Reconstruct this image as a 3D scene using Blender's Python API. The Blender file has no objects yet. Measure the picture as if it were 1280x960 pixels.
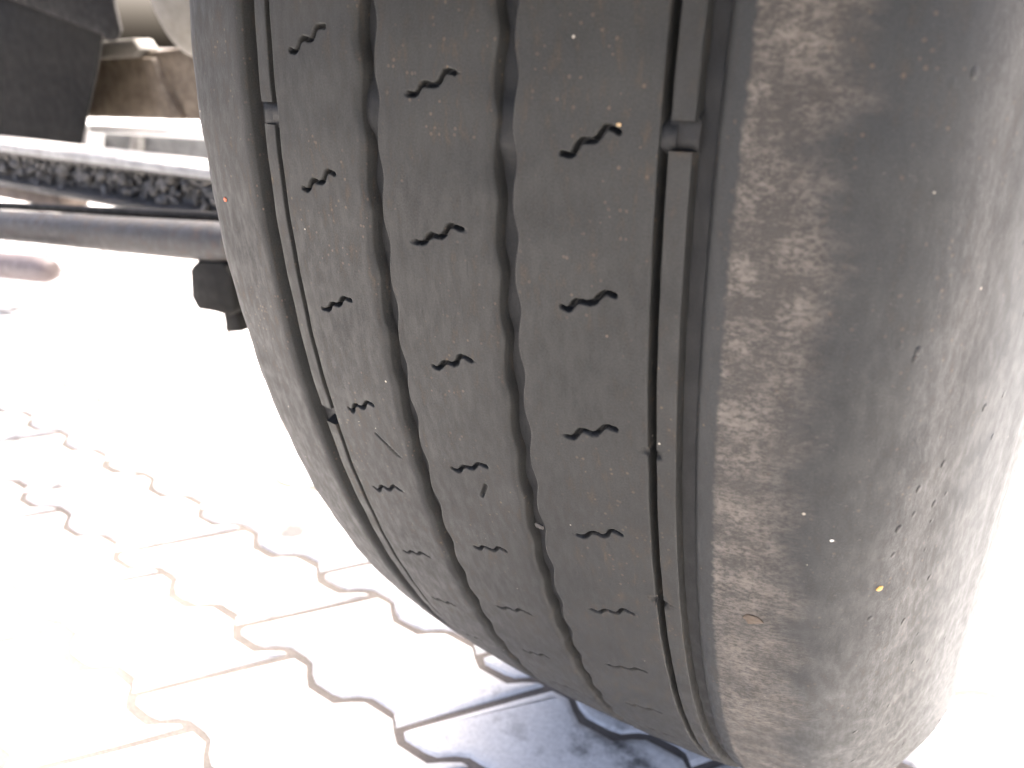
import bpy, bmesh, math, random
import numpy as np
from mathutils import Vector, Matrix

S = bpy.context.scene
COL = S.collection
rad = math.radians

# ------------------------------------------------------------------ camera
CAM = np.array([0.1376, -0.7000, 0.0290])
YAW, PITCH, FPX = rad(-33.7), rad(-22.97), 998.0
_f = np.array([math.sin(YAW)*math.cos(PITCH), math.cos(YAW)*math.cos(PITCH), math.sin(PITCH)])
_r = np.array([math.cos(YAW), -math.sin(YAW), 0.0])
_u = np.cross(_r, _f)
cd = bpy.data.cameras.new('camera')
cam = bpy.data.objects.new('camera', cd)
COL.objects.link(cam)
cam.matrix_world = Matrix(((_r[0], _u[0], -_f[0], CAM[0]), (_r[1], _u[1], -_f[1], CAM[1]),
                           (_r[2], _u[2], -_f[2], CAM[2]), (0, 0, 0, 1)))
cd.sensor_width = 36.0
cd.lens = FPX/1280*36
cd.clip_start = 0.01
cd.clip_end = 400
cd.dof.use_dof = True
cd.dof.focus_distance = 0.31
cd.dof.aperture_fstop = 11.0
S.camera = cam

# ------------------------------------------------------------------ world, sun, exposure
SUN_AZ, SUN_EL = rad(5), rad(48)            # azimuth from +Y towards +X
w = bpy.data.worlds.new('World'); S.world = w; w.use_nodes = True
nt = w.node_tree
bg = nt.nodes['Background']
sky = nt.nodes.new('ShaderNodeTexSky')
sky.sky_type = 'NISHITA'; sky.sun_disc = False
sky.sun_elevation = SUN_EL; sky.sun_rotation = SUN_AZ
sky.air_density = 0.5; sky.dust_density = 10.0; sky.ozone_density = 0.3
nt.links.new(sky.outputs[0], bg.inputs[0])
bg.inputs[1].default_value = 0.15
sl = bpy.data.lights.new('sun', 'SUN'); so = bpy.data.objects.new('sun', sl); COL.objects.link(so)
sl.energy = 2.1; sl.angle = rad(20.0); sl.color = (1, .97, .93)
_sd = Vector((math.sin(SUN_AZ)*math.cos(SUN_EL), math.cos(SUN_AZ)*math.cos(SUN_EL), math.sin(SUN_EL)))
so.rotation_euler = _sd.to_track_quat('Z', 'Y').to_euler()
so.location = _sd*5
S.view_settings.view_transform = 'Standard'
S.view_settings.look = 'None'
S.view_settings.gamma = 1
S.view_settings.use_curve_mapping = False
S.view_settings.exposure = 3.05

GZ = -0.485                                   # ground level (wheel centre is z = 0)
rng = random.Random(5)
nrng = np.random.default_rng(5)

def at(u, v, Y):
    """point seen at photo pixel (u, v) on the vertical plane y = Y"""
    d = _r*(u-640)/FPX - _u*(v-480)/FPX + _f
    return Vector(CAM + d*((Y-CAM[1])/d[1]))

def at_ground(u, v, z=GZ):
    d = _r*(u-640)/FPX - _u*(v-480)/FPX + _f
    return Vector(CAM + d*((z-CAM[2])/d[2]))

# ------------------------------------------------------------------ node helpers
class NT:
    def __init__(self, name):
        self.m = bpy.data.materials.new(name); self.m.use_nodes = True
        self.t = self.m.node_tree; self.b = self.t.nodes['Principled BSDF']
    def n(self, typ, **kw):
        x = self.t.nodes.new(typ)
        for k, v in kw.items():
            if k == 'ins':
                for a, b in v.items():
                    if hasattr(b, 'is_output'): self.t.links.new(b, x.inputs[a])
                    else: x.inputs[a].default_value = b
            else: setattr(x, k, v)
        return x
    def link(self, a, b): self.t.links.new(a, b)
    def math(self, op, a, b=None, clamp=False):
        x = self.n('ShaderNodeMath', operation=op, use_clamp=clamp)
        for i, v in enumerate((a, b)):
            if v is None: continue
            if hasattr(v, 'is_output'): self.link(v, x.inputs[i])
            else: x.inputs[i].default_value = v
        return x.outputs[0]
    def ramp(self, fac, stops):
        x = self.n('ShaderNodeValToRGB'); e = x.color_ramp.elements
        while len(e) < len(stops): e.new(0.5)
        for k, (p, c) in zip(e, stops):
            k.position = p; k.color = c if len(c) == 4 else (*c, 1)
        self.link(fac, x.inputs[0]); return x.outputs[0]
    def rng(self, v, a, b, c=0., d=1., smooth=True):
        x = self.n('ShaderNodeMapRange', interpolation_type='SMOOTHSTEP' if smooth else 'LINEAR')
        self.link(v, x.inputs[0])
        for i, q in enumerate((a, b, c, d)): x.inputs[1+i].default_value = q
        return x.outputs[0]
    def noise(self, vec, scale, detail=4, rough=.55, dist=0.):
        x = self.n('ShaderNodeTexNoise', ins={'Scale': scale, 'Detail': detail, 'Roughness': rough, 'Distortion': dist})
        if vec is not None: self.link(vec, x.inputs['Vector'])
        return x.outputs[0]
    def vor(self, vec, scale, out='Distance', rand=1.):
        x = self.n('ShaderNodeTexVoronoi', ins={'Scale': scale, 'Randomness': rand})
        self.link(vec, x.inputs['Vector']); return x.outputs[out]
    def mapping(self, vec, scale=(1, 1, 1), loc=(0, 0, 0)):
        x = self.n('ShaderNodeMapping', ins={'Scale': scale, 'Location': loc}); self.link(vec, x.inputs[0]); return x.outputs[0]
    def mix(self, fac, a, b, blend='MIX'):
        x = self.n('ShaderNodeMix', data_type='RGBA', blend_type=blend)
        for i, v in ((0, fac), (6, a), (7, b)):
            if hasattr(v, 'is_output'): self.link(v, x.inputs[i])
            elif i == 0: x.inputs[0].default_value = v
            else: x.inputs[i].default_value = (*v, 1)
        return x.outputs[2]
    def bump(self, h, strength, dist, prev=None):
        x = self.n('ShaderNodeBump', ins={'Strength': strength, 'Distance': dist, 'Height': h})
        if prev is not None: self.link(prev, x.inputs['Normal'])
        return x.outputs[0]
    def set(self, **kw):
        for k, v in kw.items():
            k = k.replace('_', ' ').title().replace('Ior', 'IOR')
            if hasattr(v, 'is_output'): self.link(v, self.b.inputs[k])
            else: self.b.inputs[k].default_value = (*v, 1) if isinstance(v, tuple) else v
        return self.m

# ------------------------------------------------------------------ rubber (UV in metres: u across the tyre, v round it)
def rubber(name, base=(.0165, .0167, .0153), dust=.8, band=False, groove=False):
    g = NT(name)
    uv = g.n('ShaderNodeUVMap', uv_map='UVMap').outputs[0]
    sep = g.n('ShaderNodeSeparateXYZ'); g.link(uv, sep.inputs[0])
    big = g.noise(uv, 22, 5, .6)
    mid = g.noise(g.mapping(uv, (1, .35, 1)), 260, 5, .65)
    fine = g.noise(uv, 1500, 4, .6)
    col = g.mix(g.rng(big, .35, .7), base, tuple(c*1.25 for c in base))
    # brown road dust rubbed along the running direction, patchy
    dustf = g.math('MULTIPLY', g.rng(mid, .50, .78), g.rng(big, .36, .66))
    col = g.mix(g.math('MULTIPLY', dustf, dust), col, (.056, .040, .025))
    gr = g.rng(fine, .25, .75, .74, 1.24)
    cmb = g.n('ShaderNodeCombineXYZ', ins={0: gr, 1: gr, 2: gr}).outputs[0]
    col = g.mix(1.0, col, cmb, 'MULTIPLY')
    h = g.math('ADD', g.math('MULTIPLY', fine, .5), mid)
    nrm = g.bump(h, .22, .0006)
    rough = g.rng(mid, .3, .7, .52, .72)
    if not groove:
        # embedded grit: sparse pale specks and tiny pits
        c1 = g.n('ShaderNodeTexVoronoi', ins={'Scale': 230., 'Randomness': 1.}); g.link(uv, c1.inputs['Vector'])
        s2 = g.n('ShaderNodeSeparateColor'); g.link(c1.outputs['Color'], s2.inputs[0])
        size = g.rng(s2.outputs[0], .4, 1., 0., .12, False)
        spk = g.math('LESS_THAN', c1.outputs['Distance'], size)
        spk = g.math('MULTIPLY', spk, g.math('GREATER_THAN', s2.outputs[1], .80))
        sc = g.mix(s2.outputs[2], (.07, .05, .035), (.30, .27, .22))
        col = g.mix(spk, col, sc)
        c2 = g.n('ShaderNodeTexVoronoi', ins={'Scale': 520., 'Randomness': 1.}); g.link(uv, c2.inputs['Vector'])
        s3 = g.n('ShaderNodeSeparateColor'); g.link(c2.outputs['Color'], s3.inputs[0])
        b2 = g.math('MULTIPLY', g.math('LESS_THAN', c2.outputs['Distance'], .28), g.math('GREATER_THAN', s3.outputs[1], .86))
        b2 = g.math('MULTIPLY', b2, g.rng(big, .42, .62))
        col = g.mix(g.math('MULTIPLY', b2, .6), col, (.085, .058, .038))
    if band:
        # crust of dried mud scuffed across the shoulder
        u = sep.outputs[0]
        wob = g.noise(g.mapping(uv, (0.4, 1, 1)), 34, 5, .6)
        wob2 = g.noise(g.mapping(uv, (0.3, 1, 1)), 320, 3, .6)
        uu = g.math('ADD', u, g.math('MULTIPLY', g.math('SUBTRACT', wob2, .5), .010))
        ur = g.math('ADD', uu, g.math('MULTIPLY', g.math('SUBTRACT', wob, .5), .042))
        ul = g.math('ADD', u, g.math('MULTIPLY', g.math('SUBTRACT', wob2, .5), .0035))
        m1 = g.math('MULTIPLY', g.rng(ul, .0945, .0962), g.rng(ur, .108, .127, 1., 0.))
        fl = g.noise(g.mapping(uv, (.6, 1, 1)), 680, 7, .84)
        fl2 = g.noise(g.mapping(uv, (.8, 1, 1)), 90, 5, .65)
        flake = g.rng(g.math('ADD', fl, g.math('MULTIPLY', g.math('SUBTRACT', fl2, .5), .34)), .43, .58)
        film = g.math('MULTIPLY', m1, .5)
        col = g.mix(film, col, (.050, .044, .037))
        cr = g.math('MULTIPLY', m1, flake)
        cc = g.mix(g.rng(fl2, .35, .65), (.078, .069, .060), (.128, .113, .096))
        col = g.mix(g.math('MULTIPLY', cr, .8), col, cc)
        # a few stray flakes beyond the crust
        m2 = g.math('MULTIPLY', g.rng(u, .1, .118), g.rng(u, .135, .15, 1., 0.))
        st = g.math('MULTIPLY', m2, g.rng(fl, .60, .68))
        col = g.mix(g.math('MULTIPLY', st, .55), col, (.12, .10, .08))
        nrm = g.bump(g.math('ADD', g.math('MULTIPLY', cr, 1.), g.math('MULTIPLY', st, .5)), .5, .0006, nrm)
        # scuffed pits on the shoulder turn
        pt = g.n('ShaderNodeTexVoronoi', ins={'Scale': 170., 'Randomness': 1.}); g.link(g.mapping(uv, (1., .8, 1.)), pt.inputs['Vector'])
        s4 = g.n('ShaderNodeSeparateColor'); g.link(pt.outputs['Color'], s4.inputs[0])
        pm = g.math('MULTIPLY', g.rng(pt.outputs['Distance'], .08, .26, 1., 0.), g.math('GREATER_THAN', s4.outputs[0], .86))
        pm = g.math('MULTIPLY', pm, g.math('MULTIPLY', g.rng(u, .138, .155), g.rng(u, .185, .21, 1., 0.)))
        nrm = g.bump(g.math('SUBTRACT', 1., pm), 1., .0016, nrm)
        scf = g.noise(g.mapping(uv, (1., .5, 1.)), 900, 5, .75)
        sm = g.math('MULTIPLY', g.rng(u, .142, .153), g.rng(u, .166, .182, 1., 0.))
        col = g.mix(g.math('MULTIPLY', sm, g.rng(scf, .45, .7, 0., .42)), col, (.055, .057, .057))
        nrm = g.bump(g.math('MULTIPLY', scf, sm), .4, .0008, nrm)
        glare = g.math('MULTIPLY', g.rng(u, .166, .212), g.rng(fine, .2, .8, .82, 1.))  # outer sidewall paled: its burnt-out sunlight is put into the colour
        col = g.mix(g.math('MULTIPLY', glare, .8), col, (.105, .110, .112))
    return g.set(base_color=col, roughness=rough, normal=nrm, specular_ior_level=.27)

M_RUB = rubber('tread_rubber')
M_RUBL = rubber('inner_shoulder_rubber', dust=.9)
M_RUBR = rubber('outer_shoulder_rubber', base=(.0165, .0175, .0174), dust=.35, band=True)
M_GRV = rubber('groove_rubber', base=(.0105, .011, .011), dust=.1, groove=True)

# ------------------------------------------------------------------ other materials
def metal_mat(name, c1, c2, scale=18, rough=(.55, .8), metallic=0., bump=.4, bd=.004, spot=None, spec=.5):
    g = NT(name)
    co = g.n('ShaderNodeTexCoord').outputs['Object']
    a = g.noise(co, scale, 6, .65); b = g.noise(co, scale*6, 5, .6)
    col = g.mix(g.rng(a, .35, .65), c1, c2)
    if spot:
        col = g.mix(g.math('MULTIPLY', g.rng(b, .5, .68), .8), col, spot)
    nrm = g.bump(g.math('ADD', a, g.math('MULTIPLY', b, .5)), bump, bd)
    return g.set(base_color=col, roughness=g.rng(b, .3, .7, *rough), metallic=metallic, normal=nrm, specular_ior_level=spec)

M_AXLE = metal_mat('oily_axle_iron', (.030, .029, .027), (.060, .055, .048), 20, spot=(.12, .11, .10), rough=(.35, .6))
M_MUD = metal_mat('caked_mud', (.050, .047, .043), (.120, .112, .100), 40, bump=.8, bd=.006, spot=(.2, .19, .175))
M_ROD = metal_mat('rusty_rod_iron', (.021, .0205, .020), (.030, .028, .0265), 14, spot=(.050, .036, .030))
M_PINK = metal_mat('dusty_pink_primer', (.09, .072, .070), (.13, .105, .102), 12)
M_DARK = metal_mat('black_oily_steel', (.006, .0058, .005), (.010, .0093, .008), 8, rough=(.6, .8), bump=.1, spec=.12)
M_DARK2 = metal_mat('black_flange_steel', (.005, .0047, .0043), (.008, .0075, .007), 10, bump=.1, spec=.12)
M_TAN = metal_mat('dusty_tan_metal', (.075, .069, .058), (.115, .106, .09), 16)
M_RUST = metal_mat('brown_rusted_steel', (.060, .043, .027), (.135, .106, .075), 30, spot=(.19, .16, .12))
M_PALE = metal_mat('pale_galvanised', (.62, .63, .64), (.74, .75, .76), 10, bump=.15)
M_GREY = metal_mat('grey_panel', (.08, .083, .085), (.14, .143, .145), 9)
M_BRKT = metal_mat('brown_bracket', (.07, .052, .04), (.12, .09, .07), 20)
M_RIM = metal_mat('painted_rim_steel', (.30, .30, .29), (.42, .41, .39), 15)
M_SHADE = metal_mat('shade_guard_plastic', (.020, .020, .019), (.045, .040, .034), 9)

def paver_mat():
    g = NT('concrete_paver')
    co = g.n('ShaderNodeTexCoord').outputs['Object']
    geo = g.n('ShaderNodeNewGeometry').outputs['Position']
    oi = g.n('ShaderNodeObjectInfo').outputs['Random']
    a = g.noise(geo, 9, 5, .6); b = g.noise(geo, 260, 4, .7); c = g.noise(geo, 40, 4, .6)
    col = g.mix(g.rng(a, .35, .68), (.58, .57, .555), (.68, .67, .655))
    d = g.noise(geo, 11, 6, .68)
    col = g.mix(g.math('MULTIPLY', g.rng(d, .55, .70), .97), col, (.095, .092, .089))
    col = g.mix(g.math('MULTIPLY', g.rng(c, .58, .72), .4), col, (.22, .21, .205))
    tone = g.rng(oi, 0, 1, .9, 1.08, False)
    sp = g.math('MULTIPLY', g.rng(b, .25, .75, .86, 1.12), tone)
    cmb = g.n('ShaderNodeCombineXYZ', ins={0: sp, 1: sp, 2: sp}).outputs[0]
    col = g.mix(1., col, cmb, 'MULTIPLY')
    return g.set(base_color=col, roughness=.85, normal=g.bump(g.math('ADD', b, c), .5, .0015))
M_PAV = paver_mat()

def stain_paver_mat():
    g = NT('grey_stained_paver')
    geo = g.n('ShaderNodeNewGeometry').outputs['Position']
    a = g.noise(geo, 60, 5, .65); b = g.noise(geo, 300, 4, .7)
    col = g.mix(g.rng(a, .35, .65), (.25, .248, .245), (.33, .325, .318))
    col = g.mix(g.math('MULTIPLY', g.rng(b, .55, .7), .5), col, (.42, .41, .40))
    return g.set(base_color=col, roughness=.85, normal=g.bump(b, .5, .0015))
M_STAIN = stain_paver_mat()

def sand_mat():
    g = NT('joint_sand')
    geo = g.n('ShaderNodeNewGeometry').outputs['Position']
    a = g.noise(geo, 30, 5, .6); b = g.noise(geo, 500, 3, .6)
    col = g.mix(g.rng(a, .3, .7), (.115, .100, .088), (.158, .138, .122))
    col = g.mix(g.rng(b, .4, .7), col, (.092, .083, .075))
    return g.set(base_color=col, roughness=.95, normal=g.bump(b, .6, .002))
M_SAND = sand_mat()

def chip_mat(name, c):
    g = NT(name); co = g.n('ShaderNodeTexCoord').outputs['Object']
    a = g.noise(co, 900, 4, .6)
    return g.set(base_color=g.mix(a, tuple(x*.6 for x in c), c), roughness=.7)

# ------------------------------------------------------------------ object helpers
def obj(name, me, mat, parent=None):
    o = bpy.data.objects.new(name, me)
    COL.objects.link(o)
    if mat and not me.materials: me.materials.append(mat)
    if parent: o.parent = parent
    return o
def empty(name, loc):
    o = bpy.data.objects.new(name, None); COL.objects.link(o); o.location = loc; o.empty_display_size = .1; return o
def tag(o, label, cat, group=None):
    o['label'] = label; o['category'] = cat
    if group: o['group'] = group
    return o
def mesh_np(name, V, F, uv=None, smooth=True):
    """V (n,3); F (m,4) quads"""
    me = bpy.data.meshes.new(name)
    V = np.ascontiguousarray(V, dtype=np.float32); F = np.ascontiguousarray(F, dtype=np.int32)
    me.vertices.add(len(V)); me.vertices.foreach_set('co', V.ravel())
    me.loops.add(F.size); me.loops.foreach_set('vertex_index', F.ravel())
    me.polygons.add(len(F))
    me.polygons.foreach_set('loop_start', np.arange(len(F), dtype=np.int32)*4)
    me.polygons.foreach_set('loop_total', np.full(len(F), 4, dtype=np.int32))
    if smooth: me.polygons.foreach_set('use_smooth', np.ones(len(F), dtype=bool))
    if uv is not None:
        l = me.uv_layers.new(name='UVMap')
        l.data.foreach_set('uv', np.ascontiguousarray(uv[F.ravel()], dtype=np.float32).ravel())
    me.update(calc_edges=True); me.validate()
    return me

# ------------------------------------------------------------------ the wheel
CX = -0.025
R0 = 0.5
wheel = empty('truck_wheel', (CX, 0, GZ))
tag(wheel, 'worn black truck tyre with wavy grooves and small zigzag sipes standing on the pavers', 'tyre')

def crown(x): return R0 - x*x*.4465 - 15*x**4
# right half of the section, outwards: tread crown, shoulder turn, sidewall, bead
xs = np.linspace(0, .118, 40)
ctrl = [(x, crown(x)) for x in xs] + [(.130, .4875), (.1395, .480), (.1465, .470), (.152, .4565), (.1600, .437), (.169, .412),
        (.174, .388), (.1735, .362), (.167, .336), (.150, .310), (.138, .290), (.126, .276), (.112, .270)]
ctrl = np.array(ctrl)
def catmull(P, n=8):
    out = []
    for i in range(len(P)-1):
        p0 = P[max(i-1, 0)]; p1 = P[i]; p2 = P[i+1]; p3 = P[min(i+2, len(P)-1)]
        for t in np.linspace(0, 1, n, endpoint=False):
            out.append(.5*((2*p1)+(p2-p0)*t+(2*p0-5*p1+4*p2-p3)*t*t+(-p0+3*p1-3*p2+p3)*t**3))
    out.append(P[-1]); return np.array(out)
half = catmull(ctrl)
hs = np.concatenate([[0], np.cumsum(np.linalg.norm(np.diff(half, axis=0), axis=1))])
PS = np.concatenate([-hs[:0:-1], hs]); PX = np.concatenate([-half[:0:-1, 0], half[:, 0]]); PR = np.concatenate([half[:0:-1, 1], half[:, 1]])
dx = np.gradient(PX, PS); dr = np.gradient(PR, PS)
PNX, PNR = -dr, dx
SMAX = hs[-1]
def s_of_x(x): return float(np.interp(abs(x), half[:60*8, 0][:np.argmax(half[:, 0])], hs[:np.argmax(half[:, 0])]))*(1 if x >= 0 else -1)

def tyre_pts(s, th, depth):
    """s, th (radians, 0 faces the camera side, + downwards), depth below the surface -> xyz relative to the wheel root"""
    x = np.interp(s, PS, PX) - depth*np.interp(s, PS, PNX)
    r = np.interp(s, PS, PR) - depth*np.interp(s, PS, PNR)
    y = -r*np.cos(th); z = -r*np.sin(th)
    # flattened footprint and bulging sidewall under load
    d = np.angle(np.exp(1j*(th-math.pi/2)))
    b = np.exp(-(d/.75)**2)
    x = x + np.sign(x)*b*.026*np.exp(-((r-.440)/.050)**2)*np.clip((np.abs(x)-.10)/.05, 0, 1)
    lim = GZ + .0005
    over = np.maximum(lim - z, 0)
    z = np.maximum(z, lim) + 0*over
    return np.stack([x, y, z-GZ], -1)

def grid_faces(nr, nc, closed=False):
    a = np.arange(nr*nc).reshape(nr, nc)
    if closed: a = np.vstack([a, a[:1]])
    return np.stack([a[:-1, :-1], a[:-1, 1:], a[1:, 1:], a[1:, :-1]], -1).reshape(-1, 4)

T_A, T_B = -62., 78.                          # degrees of finely cut tread
def theta_samples(fine_centres=(), fine_half=.9, step_f=.04, step=.22, closed=True, a=None, b=None):
    lo, hi = (T_A, T_A+360) if a is None else (a, b)
    pts = list(np.arange(lo, min(hi, T_B), step)) + list(np.arange(min(hi, max(lo, T_B)), hi, 1.6))
    pts = np.array(pts)
    for c, h, st in fine_centres:
        if c-h < lo or c+h > hi: continue
        pts = pts[(pts < c-h) | (pts > c+h)]
        pts = np.concatenate([pts, np.arange(c-h, c+h+1e-6, st)])
    pts = np.unique(np.round(pts, 5))
    if not closed: pts = np.append(pts[pts < hi-.02], hi)
    return pts

# wavy edges of the two centre grooves (degrees in, metres out)
WP = 360/135.
def wave(th, ph, amp):
    q = (th-ph)/WP*2*np.pi
    return amp*(np.cos(q)+.15*np.cos(2*q+.7))
def wearmask(th, c=-.85, h=.55, soft=.5):
    m = np.zeros_like(th)
    for k in range(6):
        d = np.abs((th-c-60*k+180) % 360-180)
        m = np.maximum(m, np.clip((h+soft-d)/soft, 0, 1))
    return m*m*(3-2*m)
GA, GB = -.0265, .0262
HW = .0035
eAl = lambda t: GA-HW-.0004+wave(t, 4.3+1.1, .00070)
eAr = lambda t: GA+HW+wave(t, 5.5+1.1, .0008)
eBl = lambda t: GB-HW-.0002+wave(t, 4.3, .00070)
eBr = lambda t: GB+HW+wave(t, 5.6, .0008)
const = lambda v: (lambda t: np.full_like(np.asarray(t, float), v))

SHAPE = np.array([(-9.0, 3.9), (-5.9, 4.6), (-3.1, .1), (2.0, .9), (4.9, -3.9), (9.0, -3.1)])/1000

def seg_dist(px, py, poly):
    best = np.full(px.shape, 9.)
    for (x0, y0), (x1, y1) in zip(poly[:-1], poly[1:]):
        vx, vy = x1-x0, y1-y0
        t = np.clip(((px-x0)*vx+(py-y0)*vy)/(vx*vx+vy*vy), 0, 1)
        best = np.minimum(best, np.hypot(px-x0-t*vx, py-y0-t*vy))
    return best

def smooth(a, b, x):
    t = np.clip((x-a)/(b-a), 0, 1); return t*t*(3-2*t)

def rib(name, eL, eR, D, rl, rr, mat, row=None, cuts=(), closed=True, a=None, b=None, chips=(), step=.22, depth0=0.):
    """one raised rib with rounded worn edges and its own walls; row = (x centre, first angle) of its sipes"""
    sip = []
    fine = []
    if row:
        x0, t0 = row[:2]; pitch = 5.333
        k = math.ceil((T_A+2-t0)/pitch)
        while t0+k*pitch < T_B-2:
            c = t0+k*pitch; sip.append(c); fine.append((c, .86, .037)); k += 1
    for (pl, wd, dp) in cuts:
        cs = [q[1] for q in pl]; fine.append((sum(cs)/len(cs), (max(cs)-min(cs))/2+.25, .045))
    for (xc, tc, rc, dc) in chips: fine.append((tc, math.degrees(rc/R0)*1.5, .06))
    th = theta_samples(fine, closed=closed, a=a, b=b, step=step)
    L, Rr = eL(th), eR(th)
    wid = float(np.mean(Rr-L))
    cols = [(-.0011, D+.0008), (-.0008, D), (-.0004, D*.55)]
    for q in np.linspace(0, 1, 7): cols.append((rl*q*q, None))
    inner = []
    if row:
        xa = row[0]-.0103-float(np.mean(L)); xb = row[0]+.0103-float(np.mean(L))
        xa = max(xa, rl*1.05); xb = min(xb, wid-rr*1.05)
        inner = list(np.arange(rl*1.1, xa, .0014))+list(np.arange(xa, xb, .00034))+list(np.arange(xb, wid-rr*1.05, .0014))
    else:
        inner = list(np.linspace(rl, wid-rr, max(4, int((wid-rl-rr)/.0012)))[1:-1])
    offs = [c[0] for c in cols]+inner+[wid-rr*q*q for q in np.linspace(1, 0, 7)]+[wid+.0004, wid+.0008, wid+.0011]
    offs = np.array(offs); nc = len(offs)
    t = offs/wid
    s = L[:, None]+(Rr-L)[:, None]*t[None]
    dl = s-L[:, None]; dq = Rr[:, None]-s
    def edge(d, r):
        e = np.clip(1-d/r, 0, 1)
        return r*.75*(1-np.sqrt(np.clip(1-e*e, 0, 1)))
    dep = edge(dl, rl)+edge(dq, rr)+depth0
    for j, dd in ((0, D+.0008), (1, D), (2, D*.55), (nc-1, D+.0008), (nc-2, D), (nc-3, D*.55)): dep[:, j] = dd
    TH = np.repeat(th[:, None], nc, 1)
    # hand-worn unevenness
    dep += .00012*np.sin(TH*.9+s*140)+.00010*np.sin(TH*2.3+1.3+s*60)
    sid = np.full(dep.shape, -1, dtype=int)
    for i, c in enumerate(sip):
        r_ = np.where(np.abs(th-c) < 1.0)[0]
        if not len(r_): continue
        sl_ = slice(r_[0], r_[-1]+1)
        pj = SHAPE.copy()
        pj += nrng.normal(0, .00026, pj.shape)
        for _ in range(2):
            q_ = np.empty((2*(len(pj)-1), 2)); q_[0::2] = .78*pj[:-1]+.22*pj[1:]; q_[1::2] = .22*pj[:-1]+.78*pj[1:]
            pj = np.vstack([pj[:1], q_, pj[-1:]])
        pj *= np.array([nrng.uniform(.93, 1.04), nrng.uniform(.85, 1.1)])
        px = s[sl_]-row[0]; py = np.radians(TH[sl_]-c)*R0
        dist = seg_dist(px, py, pj)
        wd = .00044*(1+.25*np.sin(px*900+i)+.12*np.sin(px*2900+2*i))*row[2]
        k_ = 1-smooth(wd, wd+.0005, dist)
        dep[sl_] += .0032*k_
        sid[sl_][k_ > .3] = i
    for (pl, wd, dp) in cuts:
        q = np.array([(x, math.radians(a_)*R0) for x, a_ in pl])
        dist = seg_dist(s, np.radians(TH)*R0, q)
        dep += dp*(1-smooth(wd, wd+.0005, dist))
    for (xc, tc, rc, dc) in chips:
        dd = np.hypot(s-xc, np.radians(TH-tc)*R0*.8)*(1+.25*np.sin(7*np.arctan2(np.radians(TH-tc)*R0, s-xc)))
        dep += dc*(1-smooth(rc*.6, rc, dd))
    V = tyre_pts(s, np.radians(TH), dep).reshape(-1, 3)
    UV = np.stack([s+dep, np.radians(TH)*R0], -1).reshape(-1, 2)
    F = grid_faces(len(th), nc, closed)
    fs = sid.reshape(-1)[F]; fsid = np.where((fs >= 0).sum(1) >= 3, fs.max(1), -1)
    o = obj(name, mesh_np(name, V, F[fsid < 0], UV), mat, wheel)
    for i in range(len(sip)):
        ff = F[fsid == i]
        if not len(ff): continue
        uq, inv = np.unique(ff.ravel(), return_inverse=True)
        obj('sipe', mesh_np('sipe', V[uq], inv.reshape(-1, 4), UV[uq]), M_GRV, o)
    if not closed:                             # end caps of a short rib segment
        for e in (0, -1):
            q = np.stack([V.reshape(len(th), nc, 3)[e], tyre_pts(s[e], np.radians(TH[e]), np.full(nc, D+.001))], 0)
            me = mesh_np(name+'_end', q.reshape(-1, 3), grid_faces(2, nc), np.repeat(UV.reshape(len(th), nc, 2)[e][None], 2, 0).reshape(-1, 2), False)
            obj('rib_end', me, mat, o)
    return o

def floor_strip(name, sa, sb, D, bow=.0006, step=.3, wear=0., n=9, wears=None, bumps=()):
    th = theta_samples((), step=step)
    s = np.repeat(np.linspace(sa, sb, n)[None], len(th), 0)
    TH = np.repeat(th[:, None], n, 1)
    q = np.abs(np.linspace(-1, 1, n))**2
    dep = D-bow*q[None]*0+np.zeros_like(s)+.0002*np.sin(TH*3.1)
    if wear: dep = dep-wear*wearmask(TH, *(wears or ()))
    V = tyre_pts(s, np.radians(TH), dep).reshape(-1, 3)
    UV = np.stack([s, np.radians(TH)*R0], -1).reshape(-1, 2)
    return obj(name, mesh_np(name, V, grid_faces(len(th), n, True), UV), M_GRV, wheel)

D1 = .0056
# decoupling slits at +-.075, thin ribs .0766 .. .0829, edge grooves .0829 .. .0893
rib('tread_rib', const(-.0735), eAl, D1, .0007, .0030, M_RUB, row=(-.0545, -3.62, .92),
    cuts=[([(-.0489, 13.8), (-.0392, 14.8)], .00022, .0011)])
rib('tread_rib', eAr, eBl, D1, .0008, .0030, M_RUB, row=(-.0004, -2.18, .97),
    cuts=[([(.0062, 14.65), (.0047, 15.0), (.0032, 15.4)], .0005, .0018)])
rib('tread_rib', eBr, const(.0737), D1, .0008, .0006, M_RUB, row=(.0540, -.60, 1.0),
    chips=[(.0732, 18.7, .0017, .002), (.0735, 10.4, .0013, .0015)])
floor_strip('groove', GA-.0068, GA+.0066, D1-.0002, wear=.0024, wears=(-1.15, .35, .9))
floor_strip('groove', GB-.0066, GB+.0068, D1-.0002, wear=.0024, wears=(-.80, .45, .9))
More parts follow.
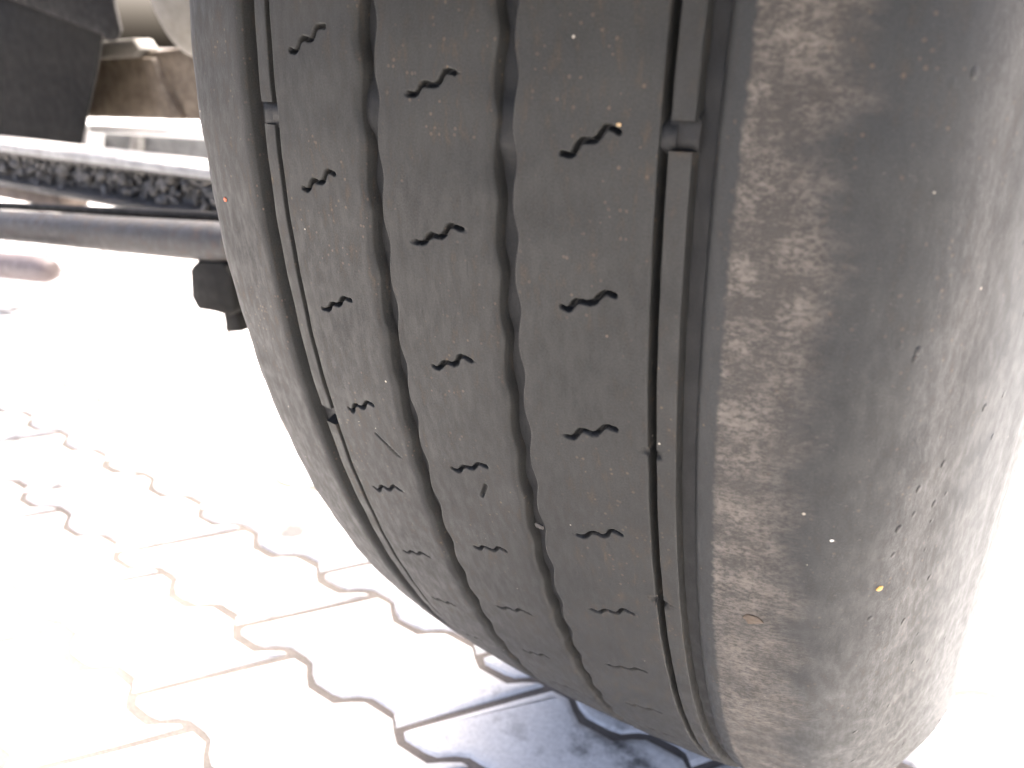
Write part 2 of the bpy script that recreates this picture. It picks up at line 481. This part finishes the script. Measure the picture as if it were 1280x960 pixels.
for sg in (-1, 1):
    br = (-1.3, -.4) if sg > 0 else (-1.2, -.3)
    a_, b_ = (.0766, .0829) if sg > 0 else (-.0833, -.0768)
    floor_strip('slit_floor', *sorted((sg*.0725, sg*.0780)), .0060, wear=.0045, wears=((br[0]+br[1])/2, .5, .06))
    floor_strip('edge_groove', *sorted((sg*.0815, sg*.0905)), .0050 if sg > 0 else .0058)
    floor_strip('rib_base', *sorted((sg*.0758, sg*.0840)), .0062, wear=.0040, wears=((br[0]+br[1])/2, .55, .06))
    if sg > 0:
        rib('thin_rib', const(a_), const(b_), .0060, .0005, .0004, M_RUB, closed=False, a=-61., b=br[0],
            chips=[])
        rib('thin_rib', const(a_), const(b_), .0060, .0005, .0004, M_RUB, closed=False, a=br[1], b=298.,
            chips=[(.0770, 10.45, .0014, .0016), (.0769, 18.8, .0019, .0024)])
    else:
        rib('thin_rib', const(a_), const(b_), .0060, .0007, .0005, M_RUBL, closed=False, a=-61., b=br[0], depth0=.0006)
        rib('thin_rib', const(a_), const(b_), .0060, .0007, .0005, M_RUBL, closed=False, a=br[1], b=13.5, depth0=.0006)
        rib('thin_rib', const(a_), const(b_), .0060, .0007, .0005, M_RUBL, closed=False, a=14.5, b=298., depth0=.0006)
# shoulders run over the turn into the sidewalls
def shoulder(name, sa, sb, edge_r, D, mat, side):
    th = theta_samples((), step=.3)
    offs = [-.0014, -.0010, -.0004]+[edge_r*q*q for q in np.linspace(0, 1, 8)]
    offs += list(np.arange(edge_r+.0012, sb-sa, .0016))+[sb-sa]
    offs = np.array(offs); n = len(offs)
    s = np.repeat((sa+offs)[None], len(th), 0); TH = np.repeat(th[:, None], n, 1)
    e = np.clip(1-(s-sa)/edge_r, 0, 1)
    dep = edge_r*.55*(1-np.sqrt(1-e*e))
    dep[:, 0] = D+.0015; dep[:, 1] = D; dep[:, 2] = D*.6
    dep += (.00022*np.sin(TH*.8+s*90)+.00016*np.sin(TH*1.9+2-s*70))*np.clip((s-sa)/.02, 0, 1)
    V = tyre_pts(s*side, np.radians(TH), dep).reshape(-1, 3)
    UV = np.stack([(s-dep)*side, np.radians(TH)*R0], -1).reshape(-1, 2)
    F = grid_faces(len(th), n, True)
    if side < 0: F = F[:, ::-1]
    return obj(name, mesh_np(name, V, F, UV), mat, wheel)
S_SH = s_of_x(.163)
sh_r = shoulder('shoulder', .0888, S_SH, .0052, .0052, M_RUBR, 1)
sh_l = shoulder('shoulder', .0925, S_SH, .0040, .0060, M_RUBL, -1)
sh_r['label'] = 'outer shoulder with a crust of dried beige mud'
for sg, mt in ((1, M_RUBR), (-1, M_RUBL)):
    th = np.arange(0, 360, 1.); sv = np.linspace(S_SH-.0005, SMAX, 60)
    s = np.repeat(sv[None], len(th), 0); TH = np.repeat(th[:, None], 60, 1)
    dep = np.zeros_like(s)+.0003
    for c0, h_ in ((S_SH+.02, .0012), (S_SH+.075, .0015), (S_SH+.105, .002)):      # moulded rings
        dep -= h_*np.exp(-((s-c0)/.0018)**2)
    F = grid_faces(len(th), 60, True)
    if sg < 0: F = F[:, ::-1]
    obj('sidewall', mesh_np('sidewall', tyre_pts(s*sg, np.radians(TH), dep).reshape(-1, 3), F,
        np.stack([s*sg, np.radians(TH)*R0], -1).reshape(-1, 2)), mt, wheel)

def lathe(profile, n=64, axis='X', cap=True):
    """profile of (a, r) along an axis -> mesh arrays"""
    P = np.array(profile); th = np.linspace(0, 2*np.pi, n, endpoint=False)
    a = np.repeat(P[None, :, 0], n, 0); r = np.repeat(P[None, :, 1], n, 0)
    c, s_ = np.cos(th)[:, None]*r, np.sin(th)[:, None]*r
    V = {'X': np.stack([a, c, s_], -1), 'Y': np.stack([s_, a, c], -1), 'Z': np.stack([c, s_, a], -1)}[axis]
    return V.reshape(-1, 3), grid_faces(n, len(P), True)

rim_prof = [(-.118, .276), (-.125, .288), (-.118, .292), (-.108, .272), (-.09, .262), (-.04, .25), (.04, .25), (.09, .262), (.108, .272), (.118, .292), (.125, .288), (.118, .272),
            (.095, .25), (.05, .238), (-.05, .238), (-.095, .25), (-.118, .276)]
V, F = lathe(rim_prof, 96); V[:, 2] -= GZ
rim = obj('rim', mesh_np('rim', V, F), M_RIM, wheel)
V, F = lathe([(.02, .242), (.035, .2), (.075, .15), (.085, .11), (.08, .075), (.12, .07), (.125, .0)], 64); V[:, 2] -= GZ
disc = obj('wheel_disc', mesh_np('wheel_disc', V, F), M_RIM, wheel)
nutm = None
for k in range(10):
    if nutm is None:
        V, F = lathe([(.08, .0), (.08, .016), (.105, .016), (.108, .012), (.118, .011), (.118, 0)], 6); nutm = mesh_np('wheel_nut', V, F, smooth=False)
    o = obj('wheel_nut', nutm, M_RIM, disc)
    o.location = (0, .128*math.cos(k*math.tau/10), .128*math.sin(k*math.tau/10)-GZ)
V, F = lathe([(-.17, .0), (-.17, .19), (-.16, .205), (-.02, .205), (-.01, .19), (-.01, 0)], 64); V[:, 2] -= GZ
obj('brake_drum', mesh_np('brake_drum', V, F), M_RUST, wheel)

# small chips stuck in the rubber
def chip(u, v, s, thd, size, c, name='stone_chip'):
    bm = bmesh.new(); bmesh.ops.create_icosphere(bm, subdivisions=2, radius=1)
    rr = random.Random(int(u)); 
    for vv in bm.verts: vv.co *= rr.uniform(.75, 1.1)
    p = tyre_pts(np.array([s]), np.array([rad(thd)]), np.array([0.]))[0]
    q = tyre_pts(np.array([s]), np.array([rad(thd)]), np.array([-.01]))[0]
    nrm = Vector(q-p).normalized(); rot = nrm.to_track_quat('Z', 'Y').to_matrix().to_4x4()
    bmesh.ops.transform(bm, matrix=Matrix.Translation(Vector(p)) @ rot @ Matrix.Diagonal((size*1.3, size, size*.45, 1)), verts=bm.verts)
    me = bpy.data.meshes.new(name); bm.to_mesh(me); bm.free()
    o = obj(name, me, chip_mat(name+'_colour', c), wheel); return o
chip(281, 245, -.1195, 3.4, .0011, (.45, .13, .06))
chip(1108, 757, .149, 16.3, .0011, (.62, .38, .10))
chip(950, 758, .1085, 18.2, .0030, (.075, .052, .032))
chip(1050, 680, .1305, 13.0, .0006, (.75, .72, .66))
chip(772, 150, .0622, -1.1, .0006, (.4, .28, .14))
chip(675, 655, .0285, 16.1, .0016, (.03, .026, .022))

# ------------------------------------------------------------------ ground: sand bed with interlocking pavers
PP, PR_ = .2125, .106                          # paver length and row pitch
TILT = rad(-2.2)
OX, OY = -.640, -.432
SL = .072                                      # slant of the short joints across a row
WAMP, WPER, WPH = .0085, PP/2, .040
bm = bmesh.new()
bmesh.ops.create_grid(bm, x_segments=2, y_segments=2, size=150)
me = bpy.data.meshes.new('ground'); bm.to_mesh(me); bm.free()
ground = obj('ground', me, M_SAND); ground.location = (0, 0, GZ-.0026); ground['kind'] = 'structure'
def wline(x):
    f = ((x-WPH)/WPER) % 1.0
    if f < .18: q = f/.18*2-1
    elif f < .5: q = 1
    elif f < .68: q = 1-(f-.5)/.18*2
    else: q = -1
    return WAMP*q
def paver_outline(inset):
    n = 20; gx = .0036+inset; gy = .0036+inset
    bot = [(i/n*PP) for i in range(n+1)]
    pts = []
    for x in bot:
        xx = min(max(x, gx*1.15), PP-gx*1.15) if x in (0, PP) else x
        pts.append((xx+ (SL*(gy+WAMP)/PR_ if False else 0), wline(x)+gy))
    top = []
    for x in reversed(bot):
        xx = min(max(x, gx*1.15), PP-gx*1.15) if x in (0, PP) else x
        top.append((xx+SL, PR_+wline(x+SL)-gy))
    return pts+top
def paver_mesh(k):
    rr = random.Random(k)
    o0 = paver_outline(0); o1 = paver_outline(.0028); o2 = paver_outline(.0075)
    n = len(o0); V = []
    for (x, y) in o0: V.append((x, y, -.03))
    for (x, y) in o0: V.append((x, y, -.0030))
    for (x, y) in o1: V.append((x+rr.uniform(-.0005, .0005), y+rr.uniform(-.0006, .0006), -.0009))
    for (x, y) in o2: V.append((x, y, 0))
    F = []
    for l in range(3):
        for i in range(n):
            j = (i+1) % n; F.append((l*n+i, l*n+j, (l+1)*n+j, (l+1)*n+i))
    m = n//2
    for i in range(m-1):                       # top as strips between the two long edges
        F.append((3*n+i, 3*n+i+1, 3*n+n-2-i, 3*n+n-1-i))
    cx = PP/2+SL/2; cy = PR_/2
    V = [(x-cx, y-cy, z) for x, y, z in V]
    return V, F, (cx, cy)
variants = []
for k in range(5):
    V, F, cc = paver_mesh(k)
    me = bpy.data.meshes.new('paver'); me.from_pydata(V, [], F); me.materials.append(M_PAV); me.update(); variants.append(me)
ct, st = math.cos(TILT), math.sin(TILT)
cells = []
for j in range(-26, 90):
    for i in range(-50, 40):
        lx = i*PP+cc[0]; ly = j*PR_+cc[1]
        X = OX+lx*ct-ly*st; Y = OY+lx*st+ly*ct
        if abs(X) > 7 or Y > 8 or Y < -3: continue
        q = np.array([X, Y, GZ])-CAM; dz = q@_f
        vis = 0
        if dz > .1:
            u = 640+FPX*(q@_r)/dz; v = 480-FPX*(q@_u)/dz
            if -120 < u < 1400 and -60 < v < 1080:
                size = 1/dz
                hidden = (u > 420 and v < 900-(1-(u-420)/500)*260 and u < 1120)       # behind the wheel
                vis = size*(.15 if hidden else 1)
        cells.append((vis, X, Y, i, j))
cells.sort(key=lambda c: -c[0])
stain_at = at_ground(722, 925)
stuffV, stuffF = [], []
best_stain = min(range(290), key=lambda k: (cells[k][1]-stain_at.x)**2+(cells[k][2]-stain_at.y)**2)
for k, (vis, X, Y, i, j) in enumerate(cells):
    rr = random.Random(i*1000+j)
    z = GZ+rr.uniform(-.0012, .0008); rz = TILT+rr.uniform(-.008, .008)
    if k < 290:
        me = variants[rr.randrange(5)]
        o = obj('paver', me, None, ground)
        o.location = (X, Y, z-ground.location.z); o.rotation_euler = (rr.uniform(-.006, .006), rr.uniform(-.004, .004), rz)
    elif X*X+Y*Y < 50:
        # far pavers: joined, outline only
        c, s_ = math.cos(rz), math.sin(rz); b0 = len(stuffV); o2 = paver_outline(.001); n = len(o2)
        idx = [q for q in range(n) if q % 2 == 0 or q in (20, 21, 41)]
        for (x, y) in [o2[q] for q in idx]:
            x -= cc[0]; y -= cc[1]
            stuffV.append((X+x*c-y*s_, Y+x*s_+y*c, z-ground.location.z))
        m = len(idx)
        stuffF.append(tuple(range(b0, b0+m)))
me = bpy.data.meshes.new('far_pavers'); me.from_pydata(stuffV, [], stuffF); me.update()
fp = obj('far_pavers', me, M_PAV, ground); fp['kind'] = 'stuff'

# ------------------------------------------------------------------ box / tube helpers for the running gear
def bevel_box(bm, p0, p1, bev=.004, seg=2):
    v = bmesh.ops.create_cube(bm, size=1)['verts']
    c = (Vector(p0)+Vector(p1))/2; d = Vector(p1)-Vector(p0)
    bmesh.ops.transform(bm, matrix=Matrix.Translation(c) @ Matrix.Diagonal((abs(d.x), abs(d.y), abs(d.z), 1)), verts=v)
    if bev:
        e = list({e for q in v for e in q.link_edges})
        bmesh.ops.bevel(bm, geom=e, offset=bev, segments=seg, affect='EDGES', profile=.5)
def fin(bm, name, mat, parent=None, smooth=True):
    bmesh.ops.recalc_face_normals(bm, faces=bm.faces[:])
    me = bpy.data.meshes.new(name); bm.to_mesh(me); bm.free()
    if smooth:
        for p in me.polygons: p.use_smooth = True
        try: me.set_sharp_from_angle(angle=rad(40))
        except Exception: pass
    return obj(name, me, mat, parent)
def box(name, p0, p1, mat, parent, bev=.004):
    off = parent.location if parent else Vector((0, 0, 0))
    bm = bmesh.new(); bevel_box(bm, Vector(p0)-off, Vector(p1)-off, bev); return fin(bm, name, mat, parent)
def rod(name, a, b, prof, mat, parent, n=28):
    """prof = (t 0..1, radius) list along a->b"""
    a, b = Vector(a), Vector(b); L = (b-a).length
    V, F = lathe([(0, 0)]+[(t*L, r) for t, r in prof]+[(L*prof[-1][0], 0)], n, 'Z')
    q = (b-a).to_track_quat('Z', 'Y').to_matrix()
    off = parent.location if parent else Vector((0, 0, 0))
    V = V @ np.array(q).T + np.array(a-off)
    me = mesh_np(name, V, F)
    try: me.set_sharp_from_angle(angle=rad(50))
    except Exception: pass
    return obj(name, me, mat, parent)

# ------------------------------------------------------------------ front axle: forged I-beam with caked mud
AZT, AZB = -.128, -.203
axle = empty('axle_beam', (-.95, .04, AZB))
tag(axle, 'dark iron axle beam with caked mud on its face, running in behind the tyre', 'axle')
def ibeam(x0, x1):
    # section in (y, z)
    sec = [(-.002, AZT-.004), (.004, AZT), (.054, AZT), (.060, AZT-.006), (.060, AZT-.014), (.046, AZT-.022), (.045, AZB+.022), (.058, AZB+.014),
           (.060, AZB+.004), (.055, AZB), (.004, AZB), (-.002, AZB+.004), (-.002, AZB+.011), (.020, AZB+.019), (.026, AZT-.024), (-.002, AZT-.014)]
    N = 46; V = []; F = []; n = len(sec)
    for k in range(N+1):
        x = x0+(x1-x0)*k/N
        for (y, z) in sec:
            V.append((x-axle.location.x, y-axle.location.y+rng.gauss(0, .0005), z-axle.location.z+rng.gauss(0, .0007)))
    for k in range(N):
        for i in range(n):
            j = (i+1) % n; F.append((k*n+i, k*n+j, (k+1)*n+j, (k+1)*n+i))
    F.append(tuple(range(n))); F.append(tuple(N*n+i for i in reversed(range(n))))
    bm = bmesh.new(); me = bpy.data.meshes.new('t'); me.from_pydata(V, [], F); bm.from_mesh(me)
    return fin(bm, 'beam', M_AXLE, axle, False)
ibeam(-1.75, -.34)
M_LIP = metal_mat('pale_sunlit_flange', (.20, .195, .185), (.32, .315, .30), 30, bump=.3)  # pale tone paints sunlight onto the beam's top edge
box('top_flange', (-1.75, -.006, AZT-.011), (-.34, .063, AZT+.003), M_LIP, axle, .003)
bm = bmesh.new(); lumps = random.Random(8)
for k in range(560):
    x = lumps.uniform(-1.6, -.8); z = lumps.gauss((AZT+AZB)/2+.006, .014); z = min(max(z, AZB+.012), AZT-.012)
    r = lumps.choice((.003, .004, .006, .008))*lumps.uniform(.7, 1.2)
    m = bmesh.ops.create_icosphere(bm, subdivisions=2, radius=1)['verts']
    for v in m: v.co *= lumps.uniform(.72, 1.12)
    bmesh.ops.transform(bm, matrix=Matrix.Translation((x-axle.location.x, .014+lumps.uniform(-.006, .008)-axle.location.y, z-axle.location.z))
                        @ Matrix.Rotation(lumps.uniform(0, 6), 4, 'Y') @ Matrix.Diagonal((r*1.4, r*.9, r*.8, 1)), verts=m)
mud = fin(bm, 'caked_mud', M_MUD, axle); mud['kind'] = 'stuff'; mud['label'] = 'lumps of dried mud caked on the beam face'
rod('kingpin_end', (-.36, .04, -.165), (-.2, .03, -.01), [(0, .045), (.5, .042), (1, .05)], M_AXLE, axle)
# plates and brackets under the beam
def hang(u0, u1, v0, v1, Y, th, mat, name):
    a = at(u0, v0, Y); b = at(u1, v1, Y)
    return box(name, (a.x, Y, b.z), (b.x, Y+th, AZB+.004), mat, axle, .003)
hang(-60, 78, 238, 262, .03, .05, M_BRKT, 'spring_seat')
hang(112, 158, 240, 262, .035, .03, M_GREY, 'bracket')
hang(180, 262, 246, 272, .03, .05, M_AXLE, 'spring_seat')

# ------------------------------------------------------------------ track rod below the beam
YR = -.10
rl_, rr_ = at(-30, 279, YR), at(275, 303, YR)
tr = empty('track_rod', (at(120, 290, YR).x, YR, at(120, 330, YR).z))
tag(tr, 'rusty brown steering rod below the muddy axle beam with a joint at its end', 'steering rod')
dirv = (rr_-rl_).normalized()
A = rl_-dirv*.25; B = rr_+dirv*.03
rod('rod', A, B, [(0, .0215), (.01, .0235), (.55, .0240), (.97, .0250), (1, .021)], M_ROD, tr)
# thin black strip along the rod's upper side, drawn as the gap's shadow
rod('gap_shadow_strip', A+Vector((0, .012, .0285)), B+Vector((0, .012, .0285)), [(0, .006), (1, .006)], M_DARK2, tr, 14)
j0 = at(262, 332, YR); j1 = at(270, 388, YR)
# blocky joint housing and nut, built after the prism helper below
YD = -.16
dl = empty('drag_link', (at(0, 335, YD).x, YD, at(0, 356, YD).z))
tag(dl, 'dusty pinkish rod end hanging below the rusty steering rod', 'rod end')
a, b = at(-140, 318, YD), at(66, 338, YD)
rod('tube', a, b, [(0, .019), (.9, .019), (.965, .018), (.99, .014), (1, .008)], M_PINK, dl)
rod('collar', a+(b-a)*.55, a+(b-a)*.62, [(0, .0225), (1, .0225)], M_ROD, dl)

# ------------------------------------------------------------------ dark sump above the beam
YS = .30
def prism(name, pts_px, Y, depth, mat, parent, bev=.006, skew=0.):
    off = parent.location
    bm = bmesh.new()
    fr = [bm.verts.new(at(u, v, Y)-off) for u, v in pts_px]
    bk = [bm.verts.new(at(u, v, Y)+Vector((skew, depth, 0))-off) for u, v in pts_px]
    n = len(fr); bm.faces.new(fr); bm.faces.new(list(reversed(bk)))
    for i in range(n):
        j = (i+1) % n; bm.faces.new((fr[j], fr[i], bk[i], bk[j]))
    bmesh.ops.recalc_face_normals(bm, faces=bm.faces[:])
    bmesh.ops.bevel(bm, geom=bm.edges[:], offset=bev, segments=2, affect='EDGES', profile=.5)
    return fin(bm, name, mat, parent)
prism('joint_housing', [(236, 336), (244, 326), (278, 328), (288, 346), (294, 390), (284, 396), (262, 390), (246, 388), (238, 372)], YR-.02, .045, M_DARK, tr, .005)
prism('castle_nut', [(277, 384), (294, 386), (301, 415), (282, 416)], YR-.012, .028, M_DARK, tr, .003)
sump = empty('engine_sump', at(20, 205, YS))
tag(sump, 'large dark tapered sump with a lipped rim above the axle beam', 'sump')
prism('pan', [(-260, -90), (131, -90), (131, 40), (122, 95), (101, 190), (96, 215), (-260, 190)], YS, .30, M_DARK, sump, .012, -.55)
prism('rim_lip', [(-260, -120), (140, -120), (143, 5), (151, 38), (146, 50), (134, 52), (128, 44), (20, 2), (-260, -95)], YS-.02, .03, M_DARK2, sump, .005, -.04)

# ------------------------------------------------------------------ brake chamber (rounded tan can) beside the tyre
YB = .22
bc_c = at(243, 5, YB)
bc = empty('brake_chamber', bc_c-Vector((0, 0, .13)))
tag(bc, 'rounded dusty tan metal can between the dark sump and the tyre', 'brake chamber')
can = rod('can', bc_c+Vector((-.085, .02, .02)), bc_c+Vector((.12, .1, .03)), [(0, .02), (.02, .055), (.06, .083), (.13, .103), (.25, .116), (.5, .122), (.75, .12), (.92, .105), (1, .06)], M_TAN, bc, 48)
rod('clamp_ring', bc_c+Vector((.017, .058, .025)), bc_c+Vector((.037, .066, .026)), [(0, .124), (.2, .130), (.8, .130), (1, .124)], M_TAN, bc, 48)

# ------------------------------------------------------------------ rusty cross bracket behind
YK = .42
rk = empty('chassis_bracket', at(165, 150, YK))
tag(rk, 'brown rusted bracket plate between the dark sump and the tan can', 'bracket')
prism('plate', [(95, 60), (128, 70), (172, 66), (300, 50), (300, 153), (228, 150), (104, 147), (90, 130)], YK, .06, M_RUST, rk, .008)
prism('flange', [(120, 52), (165, 48), (174, 62), (166, 72), (120, 74)], YK-.02, .05, M_TAN, rk, .006)
prism('rib', [(176, 72), (190, 72), (204, 110), (226, 150), (206, 150), (186, 110)], YK-.015, .03, M_RUST, rk, .004)

# ------------------------------------------------------------------ pale frame seen below the bracket
YF = .50
pf = empty('crossmember', at(170, 200, YF))
tag(pf, 'pale metal frame with grey panel visible between bracket and muddy beam', 'frame')
prism('rail', [(104, 155), (300, 163), (300, 177), (106, 166)], YF, .05, M_PALE, pf, .003)
prism('post', [(103, 157), (110, 157), (106, 212), (97, 212)], YF-.004, .05, M_PALE, pf, .002)
prism('panel', [(112, 160), (300, 170), (300, 225), (108, 215)], YF+.06, .02, M_GREY, pf, .003)
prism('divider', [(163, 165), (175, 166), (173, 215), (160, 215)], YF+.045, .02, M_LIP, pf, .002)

# ------------------------------------------------------------------ added unseen shell over the wheel, drawn low in front to shade the tread
mg = empty('shade_guard', (CX, 0, .62))
tag(mg, 'black curved shell added out of view over the tyre to shade the tread', 'shade_guard')
th = np.radians(np.linspace(-9, -165, 50)); prof = [(-.24, .60), (-.235, .612), (-.2, .62), (.17, .62), (.2, .612), (.205, .57), (.2, .57), (.195, .603), (.165, .611), (-.2, .611), (-.23, .60)]
P = np.array(prof); V = np.stack([np.repeat(P[None, :, 0], 50, 0), -P[None, :, 1]*np.cos(th)[:, None], -P[None, :, 1]*np.sin(th)[:, None]-.62], -1)
obj('shell', mesh_np('shell', V.reshape(-1, 3), grid_faces(50, len(prof))), M_SHADE, mg)
rod('stay', (CX-.3, .0, .56), (CX-.1, 0, .622), [(0, .012), (1, .012)], M_DARK, mg, 12)
